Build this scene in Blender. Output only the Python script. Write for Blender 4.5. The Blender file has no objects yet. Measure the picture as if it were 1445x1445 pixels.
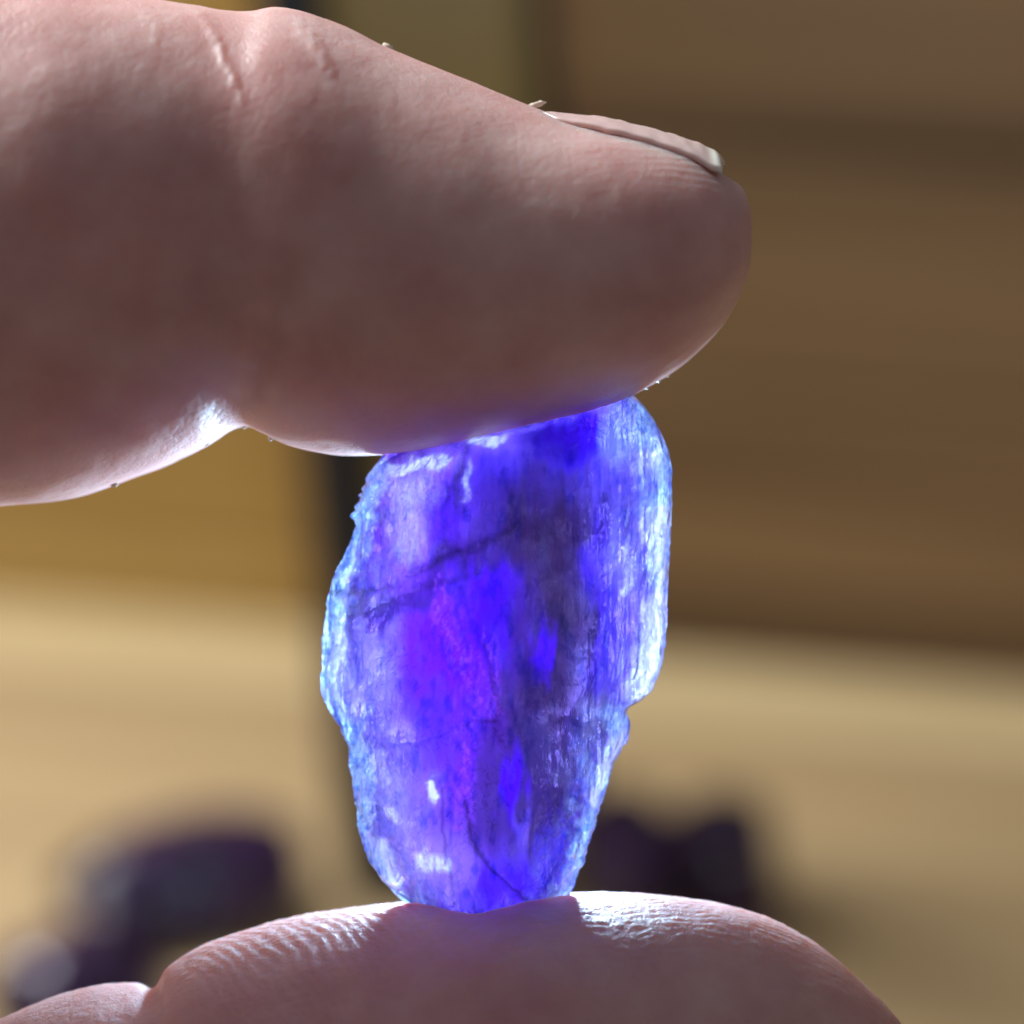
import bpy, math
import numpy as np

# ------------------------------------------------------------------ camera, world, lamps
SC = bpy.context.scene
MM = 0.001
PX = 39.6 / 1445.0            # millimetres per photo pixel in the focus plane
PITCH = 25.0                  # camera looks down on the table by this angle
DIST = 130.0                  # camera to crystal, mm
HF = 98.0                     # crystal centre above the table, mm
pr = math.radians(PITCH)
FWD = np.array([0, math.cos(pr), -math.sin(pr)])
UP = np.array([0, math.sin(pr), math.cos(pr)])
RT = np.array([1.0, 0, 0])
F = np.array([0, 0, HF])
CAM = F - FWD * DIST
ROT = (math.radians(90 - PITCH), 0, 0)


def local(x, y, z):           # mm along right, up, towards the viewer -> world metres
    return tuple((F + RT * x + UP * y - FWD * z) * MM)


cam_d = bpy.data.cameras.new("camera")
cam = bpy.data.objects.new("camera", cam_d)
SC.collection.objects.link(cam)
cam.location = tuple(CAM * MM)
cam.rotation_euler = ROT
cam_d.sensor_width = 36
cam_d.lens = 36 * DIST / 39.6
cam_d.clip_start = 0.005
cam_d.clip_end = 20
cam_d.dof.use_dof = True
cam_d.dof.focus_distance = (DIST - 2.0) * MM
cam_d.dof.aperture_fstop = 36 * DIST / 39.6 / 5.2
SC.camera = cam

SC.view_settings.view_transform = 'Standard'
SC.view_settings.look = 'None'
SC.view_settings.exposure = 0
SC.view_settings.gamma = 1
SC.cycles.use_denoising = True
SC.cycles.max_bounces = 14
SC.cycles.transmission_bounces = 12
SC.cycles.transparent_max_bounces = 12
SC.cycles.sample_clamp_indirect = 6.0
SC.cycles.caustics_refractive = True
SC.cycles.blur_glossy = 0.5

w = bpy.data.worlds.new("World")
SC.world = w
w.use_nodes = True
bg = w.node_tree.nodes['Background']
bg.inputs[0].default_value = (0.85, 0.76, 0.84, 1)
bg.inputs[1].default_value = 0.19


def area(name, loc, target, size, power, col, size_y=None):
    d = bpy.data.lights.new(name, 'AREA')
    d.energy = power
    d.color = col
    d.size = size * MM
    if size_y:
        d.shape = 'RECTANGLE'
        d.size_y = size_y * MM
    o = bpy.data.objects.new(name, d)
    SC.collection.objects.link(o)
    from mathutils import Vector
    o.location = loc
    v = Vector(target) - Vector(loc)
    o.rotation_euler = v.to_track_quat('-Z', 'Y').to_euler()
    return o


# soft window light, above and behind the hand
area("window_light", (-0.25, 0.21, 0.34), (-0.05, 0.08, 0.03), 190, 3.8, (0.96, 0.97, 1.0), 150)
# cold white lamp right behind the crystal
ld = bpy.data.lights.new("led_lamp", 'POINT')
ld.energy = 0.135
ld.color = (0.50, 0.72, 1.0)
ld.shadow_soft_size = 3.2 * MM
lamp = bpy.data.objects.new("led_lamp", ld)
SC.collection.objects.link(lamp)
lamp.location = local((705 - 722.5) * PX, (722.5 - 860) * PX, -19.0)

# ------------------------------------------------------------------ numeric helpers


def _hash(ix, iy, iz, seed):
    n = (ix.astype(np.int64) * 374761393 + iy.astype(np.int64) * 668265263
         + iz.astype(np.int64) * 2147483647 + seed * 974634777) & 0xFFFFFFFF
    n = ((n ^ (n >> 13)) * 1274126177) & 0xFFFFFFFF
    n = (n ^ (n >> 16)) & 0xFFFFFFFF
    return n / 4294967295.0 * 2 - 1


def noise(x, y, z=None, seed=0):
    x = np.asarray(x, float); y = np.asarray(y, float)
    z = np.zeros_like(x) if z is None else np.asarray(z, float)
    x, y, z = np.broadcast_arrays(x, y, z)
    ix, iy, iz = np.floor(x), np.floor(y), np.floor(z)
    fx, fy, fz = x - ix, y - iy, z - iz
    ux, uy, uz = [f * f * f * (f * (f * 6 - 15) + 10) for f in (fx, fy, fz)]
    r = 0
    for a in (0, 1):
        for b in (0, 1):
            for c in (0, 1):
                wt = (ux if a else 1 - ux) * (uy if b else 1 - uy) * (uz if c else 1 - uz)
                r = r + wt * _hash(ix + a, iy + b, iz + c, seed)
    return r


def fbm(x, y, z=None, seed=0, oct=4, gain=0.5):
    r, a, f = 0, 1.0, 1.0
    z0 = np.zeros_like(x) if z is None else z
    for k in range(oct):
        r = r + a * noise(x * f, y * f, z0 * f, seed + k * 17)
        a *= gain
        f *= 2.03
    return r


def smooth(e0, e1, v):
    t = np.clip((v - e0) / (e1 - e0), 0, 1)
    return t * t * (3 - 2 * t)


def polydist(px, py, pts):    # distance to a polyline and the position along it 0..1
    best = np.full(px.shape, 1e9)
    pos = np.zeros(px.shape)
    n = len(pts) - 1
    for i in range(n):
        ax, ay = pts[i]; bx, by = pts[i + 1]
        dx, dy = bx - ax, by - ay
        t = np.clip(((px - ax) * dx + (py - ay) * dy) / (dx * dx + dy * dy + 1e-9), 0, 1)
        d = np.hypot(px - ax - t * dx, py - ay - t * dy)
        m = d < best
        best = np.where(m, d, best)
        pos = np.where(m, (i + t) / n, pos)
    return best, pos


def catmull(P, n):
    P = np.asarray(P, float)
    u = np.linspace(0, len(P) - 1, n)
    return catmull_at(P, u)


def catmull_at(P, u):
    P = np.asarray(P, float)
    k = np.clip(np.floor(u).astype(int), 0, len(P) - 2)
    f = (u - k)[:, None]
    g = lambda i: P[np.clip(i, 0, len(P) - 1)]
    p0, p1, p2, p3 = g(k - 1), g(k), g(k + 1), g(k + 2)
    p0 = np.where((k == 0)[:, None], 2 * p1 - p2, p0)
    p3 = np.where((k == len(P) - 2)[:, None], 2 * p2 - p1, p3)
    return 0.5 * (2 * p1 + (p2 - p0) * f + (2 * p0 - 5 * p1 + 4 * p2 - p3) * f ** 2
                  + (3 * p1 - p0 - 3 * p2 + p3) * f ** 3)


def grid_normals(V):
    dt = np.gradient(V, axis=0)
    dq = np.roll(V, -1, 1) - np.roll(V, 1, 1)
    N = np.cross(dt, dq)
    N /= np.linalg.norm(N, axis=2, keepdims=True) + 1e-12
    return N


def grid_faces(n, m, off=0, wrap=True):
    i = np.arange(n - 1)[:, None]
    j = np.arange(m if wrap else m - 1)[None, :]
    j2 = (j + 1) % m
    a = i * m + j; b = i * m + j2; c = (i + 1) * m + j2; d = (i + 1) * m + j
    return np.stack([a, b, c, d], -1).reshape(-1, 4) + off


def make_mesh(name, V, faces, mat, parent=None, attrs=None, smooth_shade=True):
    me = bpy.data.meshes.new(name)
    V = np.ascontiguousarray(V, dtype=np.float32)
    if isinstance(faces, np.ndarray) and len(faces) > 10:
        q = V[faces].astype(np.float64) - V.mean(0)
        vol = np.einsum('ij,ij->', q[:, 0], np.cross(q[:, 1], q[:, 2])) + np.einsum('ij,ij->', q[:, 0], np.cross(q[:, 2], q[:, 3]))
        if vol < 0:
            faces = np.ascontiguousarray(faces[:, ::-1])
    if isinstance(faces, np.ndarray) and faces.shape[1] == 4:
        me.vertices.add(len(V))
        me.vertices.foreach_set("co", V.ravel())
        me.loops.add(faces.size)
        me.loops.foreach_set("vertex_index", faces.astype(np.int32).ravel())
        me.polygons.add(len(faces))
        me.polygons.foreach_set("loop_start", np.arange(0, faces.size, 4, dtype=np.int32))
        me.update(calc_edges=True)
        me.validate()
    else:
        me.from_pydata(V.tolist(), [], [list(f) for f in faces])
    me.polygons.foreach_set("use_smooth", np.full(len(me.polygons), smooth_shade))
    for k, a in (attrs or {}).items():
        if a.ndim == 2:
            at = me.attributes.new(k, 'FLOAT_COLOR', 'POINT')
            at.data.foreach_set("color", np.concatenate([a, np.ones((len(a), 1))], 1).astype(np.float32).ravel())
        else:
            at = me.attributes.new(k, 'FLOAT', 'POINT')
            at.data.foreach_set("value", a.astype(np.float32).ravel())
    me.materials.append(mat)
    me.update()
    o = bpy.data.objects.new(name, me)
    SC.collection.objects.link(o)
    if parent:
        o.parent = parent
    return o


def tag(o, label, cat, group=None):
    o['label'] = label
    o['category'] = cat
    if group:
        o['group'] = group


def empty(name, loc=(0, 0, 0), rot=(0, 0, 0)):
    o = bpy.data.objects.new(name, None)
    o.empty_display_size = 0.01
    o.location = loc
    o.rotation_euler = rot
    SC.collection.objects.link(o)
    return o


class Mat:
    def __init__(s, name):
        s.m = bpy.data.materials.new(name)
        s.m.use_nodes = True
        s.nt = s.m.node_tree
        s.nt.nodes.clear()
        s.out = s.n('ShaderNodeOutputMaterial')

    def n(s, t, **kw):
        nd = s.nt.nodes.new(t)
        for k, v in kw.items():
            if k.startswith('_'):
                setattr(nd, k[1:], v)
            else:
                nd.inputs[k.replace('__', ' ')].default_value = v
        return nd

    def l(s, a, b):
        s.nt.links.new(a, b)

    def tex(s, scale, detail=3, rough=0.5, vec=None, stretch=None):
        t = s.n('ShaderNodeTexNoise', Scale=scale, Detail=detail, Roughness=rough)
        if vec is None:
            vec = s.n('ShaderNodeTexCoord').outputs['Object']
        if stretch:
            mp = s.n('ShaderNodeMapping')
            mp.inputs['Scale'].default_value = stretch
            s.l(vec, mp.inputs['Vector'])
            vec = mp.outputs[0]
        s.l(vec, t.inputs['Vector'])
        return t

    def ramp(s, fac, stops):
        r = s.n('ShaderNodeValToRGB')
        e = r.color_ramp.elements
        while len(e) < len(stops):
            e.new(0.5)
        for i, (p, c) in enumerate(stops):
            e[i].position = p
            e[i].color = (*c, 1) if len(c) == 3 else c
        s.l(fac, r.inputs[0])
        return r

    def bump(s, h, strength, dist, prev=None):
        b = s.n('ShaderNodeBump', Strength=strength, Distance=dist)
        s.l(h, b.inputs['Height'])
        if prev:
            s.l(prev, b.inputs['Normal'])
        return b.outputs[0]


def plain(name, col, rough=0.5, noise_scale=None, col2=None, spec=0.5, stretch=None, metallic=0, bump=None):
    M = Mat(name)
    p = M.n('ShaderNodeBsdfPrincipled', Roughness=rough, Metallic=metallic)
    p.inputs['Specular IOR Level'].default_value = spec
    p.inputs['Base Color'].default_value = (*col, 1)
    if noise_scale:
        t = M.tex(noise_scale, 4, 0.6, stretch=stretch)
        r = M.ramp(t.outputs[0], [(0.3, col), (0.7, col2 or col)])
        M.l(r.outputs[0], p.inputs['Base Color'])
        if bump:
            M.l(M.bump(t.outputs[0], 0.5, bump), p.inputs['Normal'])
    M.l(p.outputs[0], M.out.inputs[0])
    return M.m


# ------------------------------------------------------------------ materials
def wood(name, base, dark, sc=60):
    M = Mat(name)
    tc = M.n('ShaderNodeTexCoord').outputs['Object']
    oi = M.n('ShaderNodeObjectInfo')
    add = M.n('ShaderNodeVectorMath', _operation='ADD')
    sp = M.n('ShaderNodeVectorMath', _operation='SCALE')
    sp.inputs[0].default_value = (3.1, 1.7, 2.3)
    M.l(oi.outputs['Random'], sp.inputs['Scale'])
    M.l(tc, add.inputs[0]); M.l(sp.outputs[0], add.inputs[1])
    g = M.tex(sc, 5, 0.6, vec=add.outputs[0], stretch=(0.05, 1, 1))
    g2 = M.tex(sc * 9, 3, 0.6, vec=add.outputs[0], stretch=(0.03, 1, 1))
    r = M.ramp(g.outputs[0], [(0.30, dark), (0.62, base)])
    mx = M.n('ShaderNodeMix', _data_type='RGBA', _blend_type='MULTIPLY')
    mx.inputs[0].default_value = 0.35
    M.l(r.outputs[0], mx.inputs[6]); 
    r2 = M.ramp(g2.outputs[0], [(0.35, (0.55, 0.5, 0.42)), (0.6, (1, 1, 1))])
    M.l(r2.outputs[0], mx.inputs[7])
    hs = M.n('ShaderNodeHueSaturation')
    mr = M.n('ShaderNodeMapRange')
    mr.inputs[3].default_value = 0.82; mr.inputs[4].default_value = 1.15
    M.l(oi.outputs['Random'], mr.inputs[0]); M.l(mr.outputs[0], hs.inputs['Value'])
    M.l(mx.outputs[2], hs.inputs['Color'])
    p = M.n('ShaderNodeBsdfPrincipled', Roughness=0.5)
    M.l(hs.outputs[0], p.inputs['Base Color'])
    M.l(M.bump(g2.outputs[0], 0.3, 0.0003), p.inputs['Normal'])
    M.l(p.outputs[0], M.out.inputs[0])
    return M.m


def skin_material():
    M = Mat('skin')
    p = M.n('ShaderNodeBsdfPrincipled', Roughness=0.46)
    t = M.tex(230, 4, 0.6)
    r = M.ramp(t.outputs[0], [(0.30, (0.58, 0.345, 0.315)), (0.52, (0.66, 0.44, 0.405)), (0.72, (0.72, 0.54, 0.50))])
    M.l(r.outputs[0], p.inputs['Base Color'])
    p.inputs['Subsurface Weight'].default_value = 0.85
    p.inputs['Subsurface Radius'].default_value = (1.0, 0.35, 0.22)
    p.inputs['Subsurface Scale'].default_value = 2.6 * MM
    p.inputs['Specular IOR Level'].default_value = 0.45
    fine = M.tex(4200, 4, 0.7)
    big = M.tex(70, 3, 0.6)
    rb = M.ramp(big.outputs[0], [(0.35, (1.0, 0.80, 0.78)), (0.60, (1.0, 1.0, 1.0))])
    mm = M.n('ShaderNodeMix', _data_type='RGBA', _blend_type='MULTIPLY'); mm.inputs[0].default_value = 0.8
    M.l(r.outputs[0], mm.inputs[6]); M.l(rb.outputs[0], mm.inputs[7]); M.l(mm.outputs[2], p.inputs['Base Color'])
    cells = M.n('ShaderNodeTexVoronoi', _feature='DISTANCE_TO_EDGE', Scale=1900)
    wv = M.tex(1200, 3, 0.6)
    wm = M.n('ShaderNodeMix', _data_type='RGBA', _blend_type='ADD'); wm.inputs[0].default_value = 0.0009
    M.l(M.n('ShaderNodeTexCoord').outputs['Object'], wm.inputs[6]); M.l(wv.outputs['Color'], wm.inputs[7])
    M.l(wm.outputs[2], cells.inputs['Vector'])
    cr_ = M.ramp(cells.outputs['Distance'], [(0.0, (0, 0, 0)), (0.14, (1, 1, 1))])
    mid = M.tex(1500, 3, 0.55)
    b = M.bump(mid.outputs[0], 0.22, 0.00008)
    b = M.bump(cr_.outputs[0], 0.35, 0.000022, b)
    b = M.bump(fine.outputs[0], 0.45, 0.00009, b)
    M.l(b, p.inputs['Normal'])
    M.l(p.outputs[0], M.out.inputs[0])
    return M.m


def nail_material():
    M = Mat('fingernail')
    p = M.n('ShaderNodeBsdfPrincipled', Roughness=0.32)
    a = M.n('ShaderNodeAttribute', _attribute_name='free')
    r = M.ramp(a.outputs['Fac'], [(0.0, (0.66, 0.46, 0.43)), (0.66, (0.70, 0.54, 0.50)), (0.78, (0.86, 0.87, 0.74))])
    M.l(r.outputs[0], p.inputs['Base Color'])
    p.inputs['Subsurface Weight'].default_value = 0.6
    p.inputs['Subsurface Radius'].default_value = (1.0, 0.6, 0.5)
    p.inputs['Subsurface Scale'].default_value = 0.6 * MM
    t = M.tex(900, 3, 0.6, stretch=(0.2, 1, 1))
    M.l(M.bump(t.outputs[0], 0.3, 0.00006), p.inputs['Normal'])
    M.l(p.outputs[0], M.out.inputs[0])
    return M.m


def crystal_material():
    M = Mat('amethyst')
    zone = M.n('ShaderNodeAttribute', _attribute_name='zone')
    cl = M.n('ShaderNodeAttribute', _attribute_name='clear')
    co = M.n('ShaderNodeAttribute', _attribute_name='coarse')
    # stretched chips and striations run along the crystal
    t1 = M.tex(900, 5, 0.65, stretch=(1.0, 0.35, 1.0))
    t2 = M.tex(3200, 3, 0.6, stretch=(1.0, 0.4, 1.0))
    b = M.bump(t1.outputs[0], 0.6, 0.0003)
    t3 = M.tex(1700, 4, 0.7, stretch=(1.0, 0.6, 1.0))
    b = M.bump(t3.outputs[0], 0.6, 0.00018, b)
    b = M.bump(t2.outputs[0], 0.4, 0.00006, b)
    vm = M.n('ShaderNodeMapping'); vm.inputs['Scale'].default_value = (1.0, 0.42, 1.0); vm.inputs['Rotation'].default_value = (0, 0, 0.35)
    M.l(M.n('ShaderNodeTexCoord').outputs['Object'], vm.inputs[0])
    wn = M.n('ShaderNodeTexNoise', Scale=900, Detail=2)
    M.l(vm.outputs[0], wn.inputs['Vector'])
    wa = M.n('ShaderNodeMix', _data_type='RGBA', _blend_type='ADD'); wa.inputs[0].default_value = 0.0012
    M.l(vm.outputs[0], wa.inputs[6]); M.l(wn.outputs['Color'], wa.inputs[7])
    for sc_, ds_ in ((800, .00030), (2100, .00013)):
        vo = M.n('ShaderNodeTexVoronoi', Scale=sc_)
        M.l(wa.outputs[2], vo.inputs['Vector'])
        b2 = M.n('ShaderNodeBump', Distance=ds_)
        M.l(vo.outputs['Distance'], b2.inputs['Height']); M.l(b, b2.inputs['Normal']); M.l(co.outputs['Fac'], b2.inputs['Strength'])
        b = b2.outputs[0]
    tr = M.n('ShaderNodeBsdfTranslucent')
    M.l(zone.outputs['Color'], tr.inputs['Color']); M.l(b, tr.inputs['Normal'])
    gl = M.n('ShaderNodeBsdfGlass', Roughness=0.08, IOR=1.5)
    gm = M.n('ShaderNodeGamma', Gamma=0.6)
    M.l(zone.outputs['Color'], gm.inputs[0])
    M.l(gm.outputs[0], gl.inputs['Color']); M.l(b, gl.inputs['Normal'])
    mx = M.n('ShaderNodeMixShader')
    M.l(cl.outputs['Fac'], mx.inputs[0]); M.l(tr.outputs[0], mx.inputs[1]); M.l(gl.outputs[0], mx.inputs[2])
    gs = M.n('ShaderNodeBsdfGlossy', Roughness=0.22)
    gs.inputs['Color'].default_value = (0.9, 0.9, 1, 1)
    M.l(b, gs.inputs['Normal'])
    fr = M.n('ShaderNodeFresnel', IOR=1.4)
    M.l(b, fr.inputs['Normal'])
    mg = M.n('ShaderNodeMixShader')
    M.l(fr.outputs[0], mg.inputs[0]); M.l(mx.outputs[0], mg.inputs[1]); M.l(gs.outputs[0], mg.inputs[2])
    M.l(mg.outputs[0], M.out.inputs[0])
    return M.m


SKIN = skin_material()
NAIL = nail_material()
CRYSTAL = crystal_material()
PINE_DARK = wood('tan_pine', (0.33, 0.235, 0.115), (0.23, 0.155, 0.072))
PINE = wood('pale_pine', (0.52, 0.40, 0.205), (0.42, 0.31, 0.15))
OAK = wood('brown_boards', (0.38, 0.235, 0.10), (0.16, 0.09, 0.036), 70)
GOLDW = wood('golden_boards', (0.58, 0.38, 0.105), (0.46, 0.29, 0.075), 70)
BLACK = plain('black_plastic', (0.010, 0.012, 0.018), 0.35)
OLIVE = plain('olive_gold_panel', (0.30, 0.20, 0.04), 0.45, 25, (0.22, 0.145, 0.032))
FLAKE = plain('dry_skin', (0.75, 0.66, 0.52), 0.5)


def stone_material():
    M = Mat('dark_amethyst')
    p = M.n('ShaderNodeBsdfPrincipled', Roughness=0.22)
    t = M.tex(90, 4, 0.6)
    r = M.ramp(t.outputs[0], [(0.35, (0.008, 0.005, 0.012)), (0.55, (0.028, 0.010, 0.042)), (0.72, (0.07, 0.022, 0.10))])
    M.l(r.outputs[0], p.inputs['Base Color'])
    M.l(M.bump(t.outputs[0], 0.4, 0.001), p.inputs['Normal'])
    M.l(p.outputs[0], M.out.inputs[0])
    return M.m


STONE = stone_material()

# ------------------------------------------------------------------ table and wall behind it


def ray(px, py):
    v = FWD * DIST + RT * (px - 722.5) * PX + UP * (722.5 - py) * PX
    return v / np.linalg.norm(v)


def on_table(px, py, h=0.0):
    d = ray(px, py)
    return CAM + d * ((h - CAM[2]) / d[2])


E0, E1 = on_table(0, 842), on_table(1445, 965)
ang = math.atan2(E1[1] - E0[1], E1[0] - E0[0])      # direction of the table's back edge
ex = np.array([math.cos(ang), math.sin(ang), 0])
ey = np.array([-math.sin(ang), math.cos(ang), 0])   # away from the viewer


def box_verts(x0, x1, y0, y1, z0, z1, bev):
    # box with all edges bevelled along its length
    ring = [(y0 + bev, z0), (y1 - bev, z0), (y1, z0 + bev), (y1, z1 - bev), (y1 - bev, z1), (y0 + bev, z1), (y0, z1 - bev), (y0, z0 + bev)]
    V, Fc = [], []
    for x in (x0, x1):
        V += [(x, y, z) for y, z in ring]
    n = len(ring)
    for i in range(n):
        j = (i + 1) % n
        Fc.append((i, i + n, j + n, j)[::-1])
    Fc.append(tuple(range(n))); Fc.append(tuple(range(n, 2 * n))[::-1])
    return np.array(V) * MM, Fc


def kindset(o):
    o['kind'] = 'structure'
    return o


top = empty('table_top', tuple(E0 * MM), (0, 0, ang))
tag(top, 'pale pine table top of wide planks under the dark stones', 'table')
y = 0.0
for k in range(8):
    wd = [13, 58, 52, 50, 50, 48, 52, 50][k]
    V, Fc = box_verts(-420, 520, -y - wd + 0.25, -y - 0.25, -20, -0.05 * (k % 3), 0.5)
    make_mesh('plank', V, Fc, PINE if k == 0 else PINE_DARK, top, smooth_shade=False)
    y += wd
wall = empty('board_wall', tuple((E0 + ey * 1.0) * MM), (0, 0, ang))
tag(wall, 'brown horizontal board wall behind the back edge of the table', 'wall')
# left part golden, right part brown, butted where the upright box stands in front
z = -20.0
for k, hgt in enumerate([27, 21, 24, 22, 25, 23]):
    for (a, b, m) in ((-420, 44, GOLDW), (44.4, 520, OAK)):
        V, Fc = box_verts(a, b, 0, 14 - (k % 2) * 0.6, z + 0.2, z + hgt - 0.2, 0.6)
        make_mesh('board', V, Fc, m, wall, smooth_shade=False)
    z += hgt
fl = make_mesh('floor', np.array([(-3000, -3000, -700), (3000, -3000, -700), (3000, 3000, -700), (-3000, 3000, -700)]) * MM,
               np.array([[0, 1, 2, 3]]), plain('floor_boards', (0.30, 0.22, 0.14), 0.6, 3, (0.22, 0.16, 0.10)))
kindset(fl)

# ------------------------------------------------------------------ upright narrow box behind the crystal
foot = on_table(655, 1262)
# points of the leaning box: back-projected onto a vertical plane through its foot
nrm = np.array([0, -1.0, 0])


def on_plane(px, py, dy=0):
    d = ray(px, py)
    t = (foot[1] + dy - CAM[1]) / d[1]
    return CAM + d * t


bl, br = on_plane(486, 1240), on_plane(838, 1240)
tl, tr_ = on_plane(352, -90), on_plane(772, -90)
bl[2] = br[2] = 0.0
ub = empty('upright_case', tuple(foot * MM))
tag(ub, 'tall narrow olive gold case with black edges standing behind the crystal', 'case')


def slab(name, quad, y0, y1, mat):
    # quad: bl, br, tr, tl in the plane of the foot
    V = []
    for dy in (y0, y1):
        for q in quad:
            V.append((q - foot + np.array([0, dy, 0])) * MM)
    Fc = [(0, 1, 2, 3), (7, 6, 5, 4), (0, 4, 5, 1), (1, 5, 6, 2), (2, 6, 7, 3), (3, 7, 4, 0)]
    o = make_mesh(name, np.array(V), Fc, mat, ub, smooth_shade=False)
    bv = o.modifiers.new('b', 'BEVEL'); bv.width = 0.0012; bv.segments = 3
    return o


mixp = lambda a, b, t: a + (b - a) * t
slab('edge', [bl, mixp(bl, br, .34), mixp(tl, tr_, .20), tl], -1.5, 9, BLACK)
slab('edge', [mixp(bl, br, .93), br, tr_, mixp(tl, tr_, .95)], -1.5, 9, BLACK)
slab('front_panel', [mixp(bl, br, .345), mixp(bl, br, .925), mixp(tl, tr_, .945), mixp(tl, tr_, .205)], 0, 8, OLIVE)

# ------------------------------------------------------------------ dark stones on the table


def stone(px, py, sx, sy, sz, rz, label, seed, cz):
    rng = np.random.RandomState(seed)
    n, m = 40, 56
    th = np.linspace(0.0, math.pi, n)[:, None]
    ph = np.linspace(0, 2 * math.pi, m, endpoint=False)[None, :]
    D = np.stack([np.sin(th) * np.cos(ph), np.sin(th) * np.sin(ph), np.cos(th) + 0 * ph], -1)
    N = rng.normal(size=(22, 3)); N /= np.linalg.norm(N, axis=1, keepdims=True)
    h = rng.uniform(0.72, 1.0, 22)
    dots = np.einsum('ijk,lk->ijl', D, N)
    rr = np.min(np.where(dots > 0.05, h / np.maximum(dots, 0.05), 9), axis=2)
    rr = np.minimum(rr, 1.02) * (1 + 0.03 * fbm(D[..., 0] * 4, D[..., 1] * 4, D[..., 2] * 4, seed))
    V = D * rr[..., None] * np.array([sx, sy, sz])
    V[..., 2] = np.maximum(V[..., 2], -sz * 0.75)
    V[..., 2] += sz * 0.75
    o = make_mesh('dark_stone', V.reshape(-1, 3) * MM, grid_faces(n, m), STONE, smooth_shade=False)
    p = on_table(px, py)
    o.location = tuple(p * MM)
    o.rotation_euler = (0, 0, rz)
    tag(o, label, 'stone', 'dark amethyst stones lying on the table')
    return o


stone(272, 1298, 12.6, 7.4, 5.2, 0.5, 'long dark purple stone with a grey sheen, alone on the left of the table', 3, 0)
stone(115, 1470, 8.5, 7.0, 5.6, 0.9, 'dark purple stone at the lower left corner, partly behind the thumb', 8, 0)
stone(1015, 1292, 5.9, 5.2, 6.6, 0.2, 'rounded black stone on the right, behind the thumb tip', 12, 0)
stone(880, 1300, 5.6, 4.8, 7.6, 1.4, 'black stone between the crystal and the rounded black stone', 21, 0)

# ------------------------------------------------------------------ the hand


def loft(pairs, zc, kb, n, m, pu=2.0, pl=2.0, ends=None):
    """pairs: (Tx,Ty,Bx,By) photo pixels. Returns grid V (n,m,3) in mm, local frame, plus pixel maps."""
    P = np.array(pairs, float)
    K = len(P) - 1
    u0 = np.linspace(0, 1, n)
    # arc length resample with more rows at the tip
    dense = catmull(P, 4000)
    seg = np.linalg.norm(np.diff(dense, axis=0), axis=1)
    s = np.concatenate([[0], np.cumsum(seg)])
    if ends is not None:      # (fraction of rows, photo x reach) : more rows inside the frame
        xs = (dense[:, 0] + dense[:, 2]) / 2
        i_cut = np.argmax(xs < ends[1]) if np.any(xs < ends[1]) else len(s) - 1
        s_cut = s[i_cut]
        n1 = int(n * ends[0])
        tgt = np.concatenate([np.linspace(0, 1, n1, endpoint=False) ** 1.0 * s_cut,
                              np.linspace(s_cut, s[-1], n - n1)])
        e = min(14, n1)
        tgt[:e] = tgt[e] * (np.arange(e) / e) ** 2
    else:
        tgt = u0 * s[-1]
    uu = np.interp(tgt, s, np.linspace(0, K, len(s)))
    Q = catmull_at(P, uu)
    Q[0] = P[0]
    zz = np.interp(uu, np.arange(K + 1), zc)
    kk = np.interp(uu, np.arange(K + 1), kb)
    T, B = Q[:, :2], Q[:, 2:]
    mid, half = (T + B) / 2, (T - B) / 2
    a = np.linalg.norm(half, axis=1)
    th = np.linspace(0, 2 * math.pi, m, endpoint=False)
    c, sn = np.cos(th), np.sin(th)
    kr = np.exp(-(np.arange(-40, 41) / 16.0) ** 2); kr /= kr.sum()
    az = np.convolve(np.pad(a, 40, mode='edge'), kr, 'valid')
    wt = smooth(20, 90, np.arange(n))
    kk = np.convolve(np.pad(kk, 40, mode='edge'), kr, 'valid')
    az = a * (1 - wt) + az * wt
    pw = np.where(c > 0, pu, pl)
    rad = (np.abs(c) ** pw + np.abs(sn) ** pw) ** (-1 / pw)
    c2, s2 = c * rad, sn * rad
    px = mid[:, 0:1] + half[:, 0:1] * c2
    py = mid[:, 1:2] + half[:, 1:2] * c2
    z = zz[:, None] + (kk * az)[:, None] * s2 * PX
    V = np.stack([(px - 722.5) * PX, (722.5 - py) * PX, z + 0 * px], -1)
    return V, px, py, uu


idx = [
    (1058, 325, 1058, 325), (1055, 293, 1057, 358), (1045, 265, 1050, 402), (1018, 247, 1032, 440),
    (965, 212, 1000, 482), (885, 187, 952, 524), (805, 171, 902, 553), (757, 156, 838, 581),
    (700, 132, 740, 606), (620, 98, 640, 628), (540, 65, 560, 640), (480, 38, 480, 640),
    (430, 20, 410, 628), (392, 14, 372, 612), (357, 19, 348, 602), (322, 18, 322, 608),
    (270, 9, 280, 634), (200, -2, 200, 670), (100, -16, 100, 702), (0, -26, 0, 713),
    (-150, -40, -150, 722), (-420, -60, -380, 760), (-720, 60, -600, 900), (-1200, 520, -900, 1250),
    (-1650, 980, -1300, 1650), (-1850, 1250, -1600, 1850)]
n_i = len(idx)
kb_i = [1.9, 1.9, 1.85, 1.75, 1.55, 1.42, 1.30, 1.22, 1.12, 1.03] + [.95] * 9 + [.90, .92] + [.9] * (n_i - 21)
zc_i = [0] * 21 + [-1, -2, -5, -10, -12]
Vi, pxi, pyi, ui = loft(idx, zc_i, kb_i, 620, 420, 2.0, 2.5, ends=(0.86, -60))
Ni = grid_normals(Vi)
front = smooth(-2, 2, Vi[..., 2])


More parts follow.
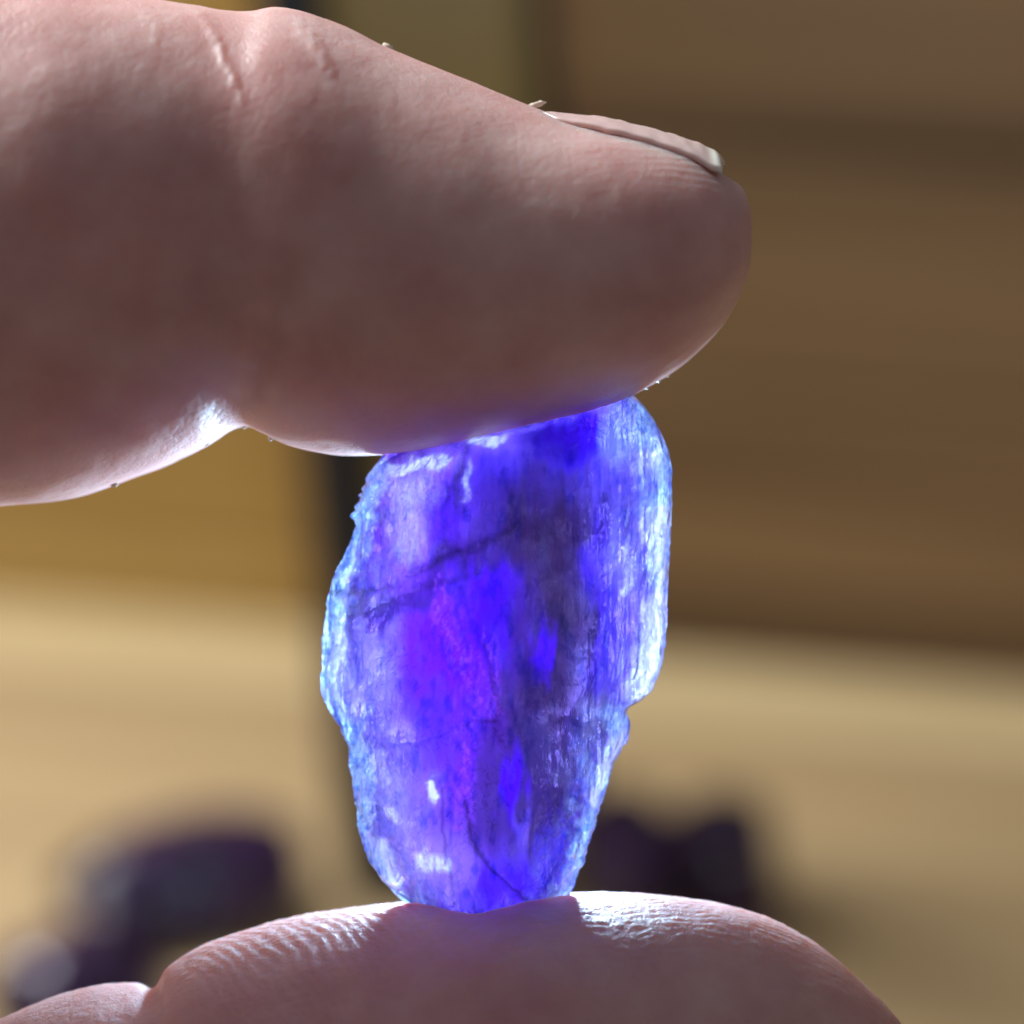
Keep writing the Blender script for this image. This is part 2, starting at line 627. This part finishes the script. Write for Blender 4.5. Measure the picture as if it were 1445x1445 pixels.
def creases(px, py, V):
    d = np.zeros(px.shape)
    wob = 7 * fbm(px / 60, py / 60, seed=5)
    # two raised wrinkles over the joint
    for pts, wd, hh in (([(282, 22), (325, 85), (348, 130), (372, 190)], 8, 0.085),
                        ([(432, 40), (455, 88), (482, 140)], 9, 0.085),
                        ([(205, 15), (232, 70), (250, 110)], 9, 0.03)):
        dist, pos = polydist(px + wob, py + wob * 0.5, pts)
        env = np.sin(np.clip(pos, 0.02, .98) * math.pi) ** 0.7
        dash = 1 + 0.6 * noise(px / 10, py / 10, seed=9)
        d += hh * np.exp(-(dist / wd) ** 2) * env * dash
    # flexion fold
    dist, pos = polydist(px + wob, py, [(348, 606), (372, 560), (405, 490), (432, 410), (440, 360)])
    d -= 0.45 * np.exp(-(dist / 24) ** 2) * (1 - pos) ** 0.8 * smooth(0.02, 0.4, pos + .02) * front
    # tip ridges
    fx = np.hypot((px - 930) / 1.5, (py - 420) / 0.9)
    m = smooth(760, 900, px) * smooth(120, 200, fx) * front
    d += 0.010 * m * (0.6 + 0.6 * noise(px / 30, py / 30, seed=6)) * np.sin(fx / 1.9 + 3.5 * fbm(px / 90, py / 90, seed=2))
    # broad unevenness
    d += 0.05 * fbm(V[..., 0] / 3.5, V[..., 1] / 3.5, V[..., 2] / 3.5, seed=31, oct=3)
    d += 0.007 * fbm(V[..., 0] / 0.5, V[..., 1] / 0.9, V[..., 2] / 0.7, seed=41, oct=3)
    return d


di = creases(pxi, pyi, Vi)
di *= smooth(0, 1.0, ui)[:, None]
if np.mean(Ni[300, :, 2] * Vi[300, :, 2]) < 0:
    Ni = -Ni
Vi = Vi + Ni * di[..., None]

thb = [
    (1322, 1640, 1322, 1640), (1320, 1600, 1320, 1680), (1312, 1545, 1300, 1725), (1294, 1490, 1260, 1775),
    (1262, 1434, 1200, 1815), (1218, 1386, 1130, 1845), (1150, 1332, 1050, 1865), (1055, 1287, 960, 1880),
    (950, 1267, 880, 1888), (850, 1263, 800, 1895), (760, 1266, 720, 1898), (680, 1272, 640, 1902),
    (600, 1275, 560, 1908), (510, 1281, 480, 1915), (400, 1298, 380, 1925), (300, 1328, 290, 1938),
    (245, 1358, 240, 1945), (218, 1381, 214, 1950), (200, 1387, 190, 1955), (140, 1391, 130, 1965),
    (70, 1410, 60, 1980), (0, 1440, -10, 1995), (-120, 1498, -120, 2030), (-400, 1600, -360, 2150),
    (-900, 1700, -800, 2420), (-1400, 1800, -1400, 2750), (-1700, 1900, -1700, 2850)]
n_t = len(thb)
Vt, pxt, pyt, ut = loft(thb, [0] * 22 + [0, -2, -5, -9, -12], [1.02] * n_t, 560, 480, 1.9, 2.0, ends=(0.86, -60))
Nt = grid_normals(Vt)
if np.mean(Nt[300, :, 2] * Vt[300, :, 2]) < 0:
    Nt = -Nt
d = 0.06 * fbm(Vt[..., 0] / 3.5, Vt[..., 1] / 3.5, Vt[..., 2] / 3.5, seed=61, oct=3)
d += 0.009 * fbm(Vt[..., 0] / 0.5, Vt[..., 1] / 0.9, Vt[..., 2] / 0.7, seed=71, oct=3)
# friction ridges: arcs crossing the pad, breaking into beads
zt = Vt[..., 2] / PX
topn = 0.25 + 0.75 * smooth(90, 10, pyt - np.min(pyt, axis=1, keepdims=True))
w1 = 14 * fbm(pxt / 90, zt / 90, seed=77)
phase = (pxt - 0.55 * zt + w1) / 20.0
beads = 0.75 + 0.45 * noise(pxt / 14, zt / 11, seed=80)
lf = smooth(225, 330, pxt) * (1 - smooth(560, 700, pxt))
d += 0.024 * np.sin(phase * 2 * math.pi) * beads * lf * topn
rr = np.hypot((pxt - 760) * 0.55, zt + 250) + w1
rf = smooth(640, 860, pxt)
d += 0.016 * np.sin(rr / 15 * 2 * math.pi) * (0.7 + 0.5 * noise(pxt / 40, zt / 18, seed=83)) * rf * topn
# fold of the joint
dist = np.abs(pxt - (214 + zt * 0.10) + 5 * noise(zt / 40, pxt / 40, seed=3))
d -= 0.30 * np.exp(-(dist / 13) ** 2)
d += 0.016 * noise(pxt / 5.5, zt / 4.5, seed=91) * topn + 0.010 * noise(pxt / 9, zt / 3.2, seed=92)
d *= smooth(0, 1.0, ut)[:, None]
Vt = Vt + Nt * d[..., None]

parts_V, parts_F, off = [], [], 0


def push(V):
    global off
    n, m = V.shape[:2]
    parts_V.append(V.reshape(-1, 3))
    parts_F.append(grid_faces(n, m, off))
    off += n * m


push(Vi)
push(Vt)


def tube(pts, n, m):          # px, py, z mm, radius mm -> simple tapered finger, closed at both ends
    P = np.array([((x - 722.5) * PX, (722.5 - y) * PX, z, r) for x, y, z, r in pts])
    Q = catmull(P, n)
    u = np.linspace(0, 1, n)
    Q[:, 3] *= np.sqrt(np.clip(1 - (2 * np.abs(u - 0.5)) ** 24, 0, 1))
    T = np.gradient(Q[:, :3], axis=0); T /= np.linalg.norm(T, axis=1, keepdims=True)
    A = np.cross(T, np.array([0, 0, 1.0])); A /= np.linalg.norm(A, axis=1, keepdims=True) + 1e-9
    Bn = np.cross(T, A)
    th = np.linspace(0, 2 * math.pi, m, endpoint=False)
    V = Q[:, None, :3] + Q[:, None, 3:4] * (A[:, None] * np.cos(th)[None, :, None] + Bn[:, None] * np.sin(th)[None, :, None])
    return V


# palm and the three other fingers, raised out of the picture on the left
push(tube([(-1250, 2100, -8, 11), (-1600, 2000, -10, 15), (-2000, 2050, -16, 17), (-2500, 2300, -20, 16)], 40, 48))
push(tube([(-1500, 1500, -12, 10), (-1800, 1700, -26, 14), (-2200, 2100, -34, 16), (-2700, 2500, -30, 15)], 40, 48))
push(tube([(-2000, 1700, -40, 10), (-2200, 2000, -46, 13), (-2700, 2500, -42, 14), (-3300, 3000, -30, 20)], 40, 48))
push(tube([(-900, -900, -22, 6.6), (-1150, -400, -25, 7.8), (-1450, 300, -26, 8.6), (-1700, 1100, -26, 9.6), (-2100, 2000, -28, 11)], 60, 40))
push(tube([(-1300, -800, -40, 6.4), (-1500, -350, -42, 7.6), (-1750, 350, -42, 8.4), (-1950, 1200, -42, 9.2), (-2300, 2100, -40, 11)], 60, 40))
push(tube([(-1700, -300, -56, 5.6), (-1850, 100, -57, 6.6), (-2050, 700, -57, 7.4), (-2250, 1400, -56, 8.4), (-2500, 2200, -48, 11)], 60, 40))
hand = make_mesh('hand', np.concatenate(parts_V) * MM, np.concatenate(parts_F), SKIN)
hand.location = local(0, 0, 0)
hand.rotation_euler = ROT
tag(hand, 'bare hand, finger above and thumb below pinching the violet crystal', 'hand')

# fingernail on the upper finger, lying on the skin and curved with it
tp = np.array([(752, 157), (790, 161), (850, 167.5), (910, 181), (965, 197), (998, 210), (1013, 220), (1021, 229)], float)
ns, nz = 60, 41
Q = catmull(tp, ns)
v = np.linspace(-1, 1, nz)
ls = np.linspace(0, 1, ns)
zb = np.interp(ls, [0, .12, .3, .7, .9, 1], [1.4, 2.8, 3.5, 3.8, 3.6, 2.8])
tx = np.array([p[0] for p in idx[:12]], float)[::-1]
ah = np.array([(p[3] - p[1]) / 2 * PX for p in idx[:12]])[::-1]
bh = np.array([(p[3] - p[1]) / 2 * PX * k for p, k in zip(idx[:12], kb_i)])[::-1]
qa = np.maximum(np.interp(Q[:, 0], tx, ah), 3.2)[:, None]
qb = np.maximum(np.interp(Q[:, 0], tx, bh), 5.2)[:, None]
zz = zb[:, None] * v[None, :]
drop = qa * (1 - np.sqrt(1 - np.clip(zz / qb, -1, 1) ** 2)) / PX
px = Q[:, 0:1] - 12 * (v[None, :] ** 2) * smooth(.8, 1, ls)[:, None] + 1.5 * noise(v[None, :] * 4, ls[:, None] * 0, seed=6)
py = Q[:, 1:2] + drop + 1.0 * np.abs(v[None, :]) ** 5 + 1.2 * noise(px / 12, v[None, :] * 3 + 0 * px, seed=4)
top_s = np.stack([(px - 722.5) * PX, (722.5 - py) * PX, zz], -1)
thk = np.interp(ls, [0, .2, .85, 1], [0.1, 0.33, 0.34, 0.12])[:, None] * (1 - 0.4 * np.abs(v[None, :]) ** 4)
bot_s = top_s.copy(); bot_s[..., 1] -= thk
Vn = np.concatenate([top_s.reshape(-1, 3), bot_s.reshape(-1, 3)])
f1 = grid_faces(ns, nz, 0, wrap=False)
f2 = grid_faces(ns, nz, ns * nz, wrap=False)[:, ::-1]
rim = []
idxg = np.arange(ns * nz).reshape(ns, nz)
loop = np.concatenate([idxg[0, :], idxg[1:, -1], idxg[-1, -2::-1], idxg[-2:0:-1, 0]])
for a, b in zip(loop, np.roll(loop, -1)):
    rim.append((b, a, a + ns * nz, b + ns * nz))
free = np.repeat(ls[:, None], nz, 1).ravel()
nail = make_mesh('fingernail', Vn * MM, np.concatenate([f1, f2, np.array(rim)]), NAIL, hand,
                 attrs={'free': np.concatenate([free, free])})

# dry skin flakes
def flake(px, py, z, lx, ly, ang_, seed):
    rng = np.random.RandomState(seed)
    n, m = 12, 14
    th = np.linspace(0, math.pi, n)[:, None]; ph = np.linspace(0, 2 * math.pi, m, endpoint=False)[None, :]
    D = np.stack([np.cos(th) + 0 * ph, np.sin(th) * np.cos(ph), np.sin(th) * np.sin(ph)], -1)
    D = D * (1 + 0.35 * fbm(D[..., 0] * 2 + seed, D[..., 1] * 2, D[..., 2] * 2, seed)[..., None])
    V = D * np.array([lx, ly, ly]) * PX
    V[..., 1] += 0.12 * V[..., 0] ** 2
    c, s = math.cos(ang_), math.sin(ang_)
    X = V[..., 0] * c - V[..., 1] * s; Y = V[..., 0] * s + V[..., 1] * c
    V = np.stack([X + (px - 722.5) * PX, Y + (722.5 - py) * PX, V[..., 2] + z], -1)
    return make_mesh('skin_flake', V.reshape(-1, 3) * MM, grid_faces(n, m), FLAKE, hand)


flake(756, 150, 0.3, 13, 4, 0.25, 1)
flake(548, 68, 0.2, 8, 4, -0.4, 2)
for k, (x, y_) in enumerate([(162, 687), (80, 706), (293, 628), (347, 604), (383, 621), (468, 637), (912, 548), (928, 539), (940, 531)]):
    flake(x, y_ - 3, 0.2, 5, 3.2, 0.3 * k, 5 + k)

# ------------------------------------------------------------------ the crystal
Lo = np.array([(548, 892), (556, 862), (568, 820), (582, 765), (596, 705), (610, 632), (624, 566), (641, 541), (665, 524), (690, 508),
               (720, 500), (750, 495), (780, 487), (810, 474), (840, 463), (880, 457), (910, 454), (940, 453), (962, 449),
               (980, 454), (1000, 463), (1025, 479), (1050, 491), (1075, 495), (1110, 496), (1150, 503), (1190, 512),
               (1220, 524), (1245, 542), (1265, 560), (1290, 585), (1300, 640)], float)
Ro = np.array([(548, 893), (560, 896), (572, 908), (590, 921), (610, 932), (635, 943), (660, 948), (700, 948), (760, 946), (820, 943),
               (880, 941), (915, 938), (940, 934), (962, 926), (978, 917), (990, 903), (997, 890), (1004, 884), (1014, 889), (1030, 889),
               (1045, 886), (1060, 877), (1080, 866), (1110, 856), (1150, 845), (1190, 832), (1220, 822), (1250, 810),
               (1275, 800), (1290, 792), (1300, 660)], float)
ny, nx = 560, 330
yy = np.linspace(548, 1300, ny)
Lx = np.interp(yy, Lo[:, 0], Lo[:, 1])
Rx = np.interp(yy, Ro[:, 0], Ro[:, 1])
sm = np.array([1, 2, 3, 2, 1.]); sm /= sm.sum()
Lx[2:-2] = np.convolve(Lx, sm, 'valid'); Rx[2:-2] = np.convolve(Rx, sm, 'valid')
jit = smooth(640, 680, yy)
L0, R0 = Lx.copy(), Rx.copy()
Lx += jit * (4.5 * np.clip(noise(yy / 60, 0 * yy, seed=108) + .3, 0, 1) * fbm(yy / 11, 0 * yy, seed=101, oct=3) + .8 * noise(yy / 6, 0 * yy, seed=107) + 2.0 * fbm(yy / 30, 0 * yy, seed=102))
Rx += jit * (0.8 * fbm(yy / 9, 0 * yy, seed=103, oct=3)) + smooth(1000, 1030, yy) * 2.0 * fbm(yy / 14, 0 * yy, seed=104)
# u spaced denser towards the rims
uu = np.linspace(-1, 1, nx)
uu = np.sin(uu * math.pi / 2) * 0.55 + uu * 0.45
X = (L0 + R0)[:, None] / 2 + (R0 - L0)[:, None] / 2 * uu[None, :]
Y = np.repeat(yy[:, None], nx, 1)
dl, dr = X - L0[:, None], R0[:, None] - X
XJ = X + (Lx - L0)[:, None] * np.exp(-dl / 10) + (Rx - R0)[:, None] * np.exp(-dr / 10)
kw = np.exp(-(np.arange(-60, 61) / 26.0) ** 2); kw /= kw.sum()
LS = np.convolve(np.pad(L0, 60, mode='edge'), kw, 'valid'); RS = np.convolve(np.pad(R0, 60, mode='edge'), kw, 'valid')
dls, drs = np.maximum(X - LS[:, None], 0), np.maximum(RS[:, None] - X, 0)
dt = Y - 548 + 8; db = 1320 - Y
edge = np.minimum(dl, dr)


def smin(a, b, k):
    h = np.clip(0.5 + 0.5 * (b - a) / k, 0, 1)
    return b * (1 - h) + a * h - k * h * (1 - h)


def base_h(seed, flip):
    wv = 12 * fbm(X / 120, Y / 160, seed=seed)
    bl_ = (dls + wv) * (0.88 if not flip else 0.72)
    br_ = (drs + wv) * (0.92 if not flip else 0.66)
    h1 = smin(bl_ + 6, 78 + (dls - 55) * 0.22, 6)
    h2 = smin(br_ + 6, 92 + (drs - 90) * 0.10, 6)
    h = smin(h1, h2, 5)
    h = smin(h, 20 + (Y - 540) * 0.9, 10)
    h = smin(h, 55 + (1320 - Y) * 0.32, 10)
    e = np.clip(edge, 0, None)
    h = np.maximum(h, 0) * (1 - np.exp(-e / 5.0))
    return h


stri = noise(X / 7, Y / 260, seed=201) * 1.0 + noise(X / 3.5, Y / 120, seed=202) * 0.6
chips = fbm((X + Y * 0.3) / 26, (Y - X * .3) / 40, seed=203, oct=5, gain=0.55)
ridg = 1 - np.abs(fbm(X / 38, Y / 60, seed=204, oct=4)) * 2
# cracks cutting across
ck1, _ = polydist(X + 5 * fbm(X / 40, Y / 40, seed=7), Y + 6 * fbm(X / 36, Y / 45, seed=8), [(478, 838), (508, 830), (560, 826), (610, 800), (650, 775), (690, 760), (725, 745)])
ck2, _ = polydist(X + 4 * fbm(X / 40, Y / 40, seed=9), Y + 5 * fbm(X / 36, Y / 45, seed=10), [(455, 870), (520, 862), (580, 838), (640, 812), (675, 805)])
ck3, _ = polydist(X + 2 * fbm(X / 20, Y / 20, seed=11), Y, [(625, 1105), (628, 1180), (640, 1240), (640, 1270)])
ck4, _ = polydist(X + 3 * fbm(X / 16, Y / 16, seed=12), Y + 3 * fbm(X / 16, Y / 16, seed=13), [(655, 1120), (668, 1180), (690, 1215), (730, 1250), (745, 1268)])
ck5, _ = polydist(X + 3 * fbm(X / 16, Y / 16, seed=14), Y + 3 * fbm(X / 16, Y / 16, seed=15), [(505, 1085), (530, 1050), (600, 1040), (660, 1015), (700, 1010)])
ck6, _ = polydist(X + 4 * fbm(X / 16, Y / 16, seed=16), Y + 3 * fbm(X / 16, Y / 16, seed=17), [(655, 830), (672, 880), (690, 920), (700, 980), (702, 1040)])
ck7, _ = polydist(X + 2 * fbm(X / 16, Y / 16, seed=18), Y + 0 * X, [(852, 700), (842, 800), (835, 900), (832, 1000), (826, 1090)])
ck8, _ = polydist(X + 4 * fbm(X / 14, Y / 22, seed=19), Y + 0 * X, [(657, 632), (648, 670), (632, 705), (628, 745)])
ck9, _ = polydist(X + 2 * fbm(X / 16, Y / 16, seed=20), Y + 0 * X, [(893, 1000), (895, 960), (898, 925), (905, 880)])
crk = np.zeros_like(X)
for c_, wd, am in ((ck1, 5.5, .8), (ck2, 5.5, .6), (ck3, 3, .8), (ck4, 3.5, 1), (ck5, 3, .5), (ck6, 5, .7), (ck7, 5, .8), (ck8, 6, .7), (ck9, 3.5, .9)):
    crk += am * np.exp(-(c_ / wd) ** 2)

# plates: stepped blocks where pieces have split off the face
fade = smooth(0, 22, edge)
step = 7 * smooth(-2, 2, 512 + 6 * fbm(Y / 30, X * 0, seed=21) - X) * smooth(690, 700, Y) * (1 - smooth(830, 845, Y))
step += 9 * smooth(-2.5, 2.5, X - (852 + 5 * fbm(Y / 40, X * 0, seed=22))) * smooth(690, 730, Y) * (1 - smooth(960, 1010, Y))
step += 0 * smooth(-2, 2, X - (735 - (Y - 1020) * 0.30 + 8 * fbm(Y / 25, X * 0, seed=23))) * smooth(1090, 1110, Y) * 0.6
HF_ = base_h(301, False) - step * fade
fine = (2.0 * stri * smooth(800, 860, X) + 0.8 * stri + 2.4 * chips * (0.25 + smooth(0, 200, 140 - edge)) + 1.2 * ridg - 3 * crk)
HF_ = HF_ + fine * fade * 0.9
HB_ = base_h(302, True) * 0.9 + 4.5 * fbm(X / 30, Y / 45, seed=305, oct=4) * fade + 1.5 * stri * fade
xm = (XJ - 722.5) * PX; ym = (722.5 - Y) * PX
front_v = np.stack([xm, ym, np.maximum(HF_, 0.1 * fade) * PX], -1)
back_v = np.stack([xm, ym, -np.maximum(HB_, 0.1 * fade) * PX], -1)
# closed ring: front left->right, back right->left
Vc = np.concatenate([front_v, back_v[:, -2:0:-1]], 1)
Xc = np.concatenate([X, X[:, -2:0:-1]], 1); Yc = np.concatenate([Y, Y[:, -2:0:-1]], 1)
Ec = np.concatenate([edge, edge[:, -2:0:-1]], 1)


def srgb(r, g, b):
    c = np.array([r, g, b]) / 255.0
    return np.where(c <= 0.04045, c / 12.92, ((c + 0.055) / 1.055) ** 2.4)


# stone colour: violet body; backlit rim glow, glints and dim core painted in
def zoning(X, Y, E):
    E = np.minimum(E + 60 * (1 - smooth(632, 668, Y)) * smooth(900, 840, X), 999)
    wx = X + 16 * fbm(X / 45, Y / 80, seed=401) + 5 * noise(X / 9, Y / 110, seed=406) + 2.5 * noise(X / 4, Y / 60, seed=407); wy = Y + 12 * noise(X / 9, Y / 90, seed=408) + 16 * fbm(X / 45, Y / 70, seed=402)
    C = np.zeros(X.shape + (3,))
    C[:] = srgb(110, 90, 250)

    def blob(x, y, rx, ry, col, k=1.0, soft=1.0, rot=0.0):
        c, s = math.cos(rot), math.sin(rot)
        u = ((wx - x) * c + (wy - y) * s) / rx
        v = (-(wx - x) * s + (wy - y) * c) / ry
        m = k * (1 - smooth(1 - 0.6 * soft, 1 + 0.4 * soft, np.sqrt(u * u + v * v)))
        C[:] = C * (1 - m[..., None]) + np.array(col) * m[..., None]

    peri = srgb(128, 124, 250); viol = srgb(120, 42, 222); deep = srgb(84, 6, 240); dim_core = srgb(62, 40, 98)
    dark = srgb(48, 30, 68); pale = srgb(205, 238, 255); lil = srgb(170, 140, 245); ind = srgb(56, 20, 130)
    blob(600, 900, 190, 420, srgb(122, 70, 226), 1)
    blob(515, 960, 66, 140, srgb(150, 145, 250), .95)
    blob(565, 1165, 92, 125, srgb(172, 160, 248), .95)
    blob(640, 1000, 70, 210, viol, .9)
    blob(625, 925, 60, 100, srgb(118, 26, 236), .8)
    blob(585, 745, 90, 95, viol, .9)
    blob(575, 740, 34, 50, lil, .75)
    blob(530, 800, 26, 22, peri, .6)
    blob(632, 740, 30, 70, deep, .9)
    blob(520, 760, 12, 80, srgb(70, 20, 200), .7)
    blob(650, 690, 12, 50, srgb(30, 8, 90), .8)
    blob(600, 1020, 60, 60, srgb(96, 60, 235), .6)
    blob(555, 852, 80, 20, ind, .9, rot=-.25)
    blob(670, 790, 105, 36, ind, 1, 1.3, rot=-.42)
    blob(730, 660, 80, 55, srgb(86, 60, 205), .9)
    blob(700, 700, 50, 60, srgb(80, 50, 215), .7)
    blob(778, 850, 90, 230, dark, 1.0, 1.5)  # core: shade and dark backdrop showing through, painted as body colour
    blob(768, 750, 100, 80, dark, .9, 1.5)
    blob(765, 1020, 82, 150, dark, .9, 1.4)
    blob(755, 1120, 62, 130, dim_core, .85)
    blob(690, 1125, 38, 70, srgb(70, 48, 120), .75)
    blob(765, 1060, 40, 50, srgb(66, 55, 120), .6)
    blob(690, 860, 34, 75, deep, 1)
    blob(712, 880, 40, 90, ind, .6)
    blob(757, 912, 14, 30, deep, .7, 1.4)
    blob(722, 1105, 22, 50, deep, .85)
    blob(735, 1180, 14, 45, srgb(110, 80, 225), .7)
    blob(845, 880, 18, 170, srgb(58, 20, 190), .8)
    blob(868, 880, 26, 120, srgb(84, 60, 240), .8)
    blob(815, 612, 62, 38, srgb(56, 10, 215), 1)
    blob(775, 618, 36, 30, srgb(40, 10, 140), .8)
    blob(905, 610, 45, 55, srgb(150, 180, 250), .9)
    blob(900, 770, 34, 110, srgb(125, 125, 240), .9)
    blob(850, 1020, 26, 50, srgb(140, 135, 165), .7)
    blob(715, 1240, 60, 36, srgb(80, 20, 240), .85)
    blob(645, 1210, 32, 55, srgb(165, 130, 230), .7)
    blob(795, 1210, 30, 60, srgb(78, 60, 240), .7)
    blob(836, 1120, 22, 100, srgb(120, 125, 235), .8)
    # pink veil
    v1, _ = polydist(wx, wy, [(635, 830), (650, 930), (665, 1000), (655, 1080), (640, 1150)])
    m = np.exp(-(v1 / 16) ** 2) * 0.42 * np.clip(1.6 * fbm(X / 4.5, Y / 9, seed=411, oct=3) + .05, 0, 1)
    C[:] = C * (1 - m[..., None]) + srgb(185, 90, 255) * m[..., None]
    v2, _ = polydist(wx, wy, [(690, 900), (688, 960), (695, 1000)])
    m = np.exp(-(v2 / 12) ** 2) * 0.42 * np.clip(1.6 * fbm(X / 4.5, Y / 9, seed=412, oct=3) + .05, 0, 1)
    C[:] = C * (1 - m[..., None]) + srgb(185, 90, 255) * m[..., None]
    C *= np.array([0.92, 0.70, 0.70])
    # clear rim, its backlit glow painted in as pale colour
    wob = 1 + 0.5 * fbm(X / 25, Y / 45, seed=403)
    m = (1 - smooth(8, 46, E / wob)) * .95
    C[:] = C * (1 - m[..., None]) + pale * m[..., None]
    # milky patches
    cl = np.clip(fbm(X / 16, Y / 34, seed=404, oct=4) - 0.05, 0, 1) * (0.10 + 1.3 * smooth(110, 20, E)) * 0.8
    dm = 1 - np.clip(0.85 * smooth(0.1, .5, 1 - C.max(-1)), 0, 1)
    cl = np.clip(cl * dm, 0, .8)
    C[:] = C * (1 - cl[..., None]) + srgb(185, 190, 255) * cl[..., None]
    rt = np.clip(fbm(X / 5, Y / 8, seed=415, oct=2) * 1.3, -1, 1) * smooth(120, 10, E)
    C *= 1 - (.6 * np.clip(-rt, 0, 1))[..., None] * np.array([1, .75, .15])
    dk = np.clip(-fbm(X / 12, Y / 26, seed=405, oct=4) - 0.15, 0, 1) * 0.6
    C[:] = C * (1 - dk[..., None] * np.array([1, .85, .35]))
    # hairline fractures: slanting on the left, upright on the right
    for (ca, sa, su, sv, sd, gate) in ((.75, .66, 9, 34, 431, smooth(760, 600, X)), (.98, .17, 6, 55, 432, smooth(780, 880, X)),
                                       (.9, -.43, 7, 26, 433, smooth(900, 1050, Y)), (.35, .94, 6, 22, 434, smooth(860, 900, X) * smooth(700, 640, Y) + smooth(720, 680, Y) * smooth(560, 600, X) * smooth(680, 650, X))):
        u_ = X * ca + Y * sa; v_ = -X * sa + Y * ca
        f_ = np.abs(fbm(u_ / su, v_ / sv, seed=sd, oct=3))
        pt = smooth(0.0, .5, fbm(X / 40, Y / 55, seed=sd + 9) + .2)
        ln = (1 - smooth(.02, .12, f_)) * pt * gate
        C *= (1 - .42 * ln)[..., None]
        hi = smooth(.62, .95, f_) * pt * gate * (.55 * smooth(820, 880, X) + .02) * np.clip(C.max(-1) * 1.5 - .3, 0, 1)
        C[:] = C * (1 - hi[..., None]) + np.array([.85, .93, 1.0]) * hi[..., None]  # highlights beside the fracture lines, painted as pale flecks
    # glints of refracted lamp light, painted in as near-white colour
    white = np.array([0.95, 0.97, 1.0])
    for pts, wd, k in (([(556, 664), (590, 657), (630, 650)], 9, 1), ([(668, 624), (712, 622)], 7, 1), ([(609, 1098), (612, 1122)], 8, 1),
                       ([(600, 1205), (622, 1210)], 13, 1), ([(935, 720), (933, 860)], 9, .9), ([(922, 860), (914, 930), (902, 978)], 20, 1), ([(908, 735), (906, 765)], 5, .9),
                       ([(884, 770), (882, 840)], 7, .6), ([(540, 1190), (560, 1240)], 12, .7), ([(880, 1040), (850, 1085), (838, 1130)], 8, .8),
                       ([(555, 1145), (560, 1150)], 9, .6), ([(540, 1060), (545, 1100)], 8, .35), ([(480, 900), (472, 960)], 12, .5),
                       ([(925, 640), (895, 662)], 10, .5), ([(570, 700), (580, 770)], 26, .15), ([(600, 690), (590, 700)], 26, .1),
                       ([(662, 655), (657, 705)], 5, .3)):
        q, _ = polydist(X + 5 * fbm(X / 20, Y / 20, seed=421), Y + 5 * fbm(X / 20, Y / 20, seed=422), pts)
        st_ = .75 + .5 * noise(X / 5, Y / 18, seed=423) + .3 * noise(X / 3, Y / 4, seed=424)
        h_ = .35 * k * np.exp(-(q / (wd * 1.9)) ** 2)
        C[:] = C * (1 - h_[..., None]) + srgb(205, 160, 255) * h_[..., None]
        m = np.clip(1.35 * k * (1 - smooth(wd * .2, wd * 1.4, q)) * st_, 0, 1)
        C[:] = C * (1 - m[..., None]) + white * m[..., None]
    return C


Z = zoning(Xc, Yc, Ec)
crk_c = np.concatenate([crk, crk[:, -2:0:-1]], 1)
Z *= (1 - 0.62 * np.clip(crk_c, 0, 1.5))[..., None]  # soft shadow inside the cracks, put into the colour
# back surface stays paler, so light gets in
nb = nx
Z[:, nb:] = Z[:, nb:] * 0.6 + np.array([0.72, 0.74, 0.95]) * 0.4
clear = 0.015 + (0.32 + 0.25 * smooth(0.0, .6, np.concatenate([chips, chips[:, -2:0:-1]], 1))) * smooth(140, 50, Ec)
clear[:, nb:] = 0.45
n_, m_ = Vc.shape[:2]
Fq = grid_faces(n_, m_)
Vall = Vc.reshape(-1, 3)
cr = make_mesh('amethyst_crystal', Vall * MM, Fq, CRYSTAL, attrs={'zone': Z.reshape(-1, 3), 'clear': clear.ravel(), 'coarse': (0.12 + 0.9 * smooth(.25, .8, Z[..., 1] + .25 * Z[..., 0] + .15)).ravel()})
cr.location = local(0, 0, 0)
cr.rotation_euler = ROT
tag(cr, 'raw violet amethyst crystal glowing blue between finger and thumb', 'crystal')
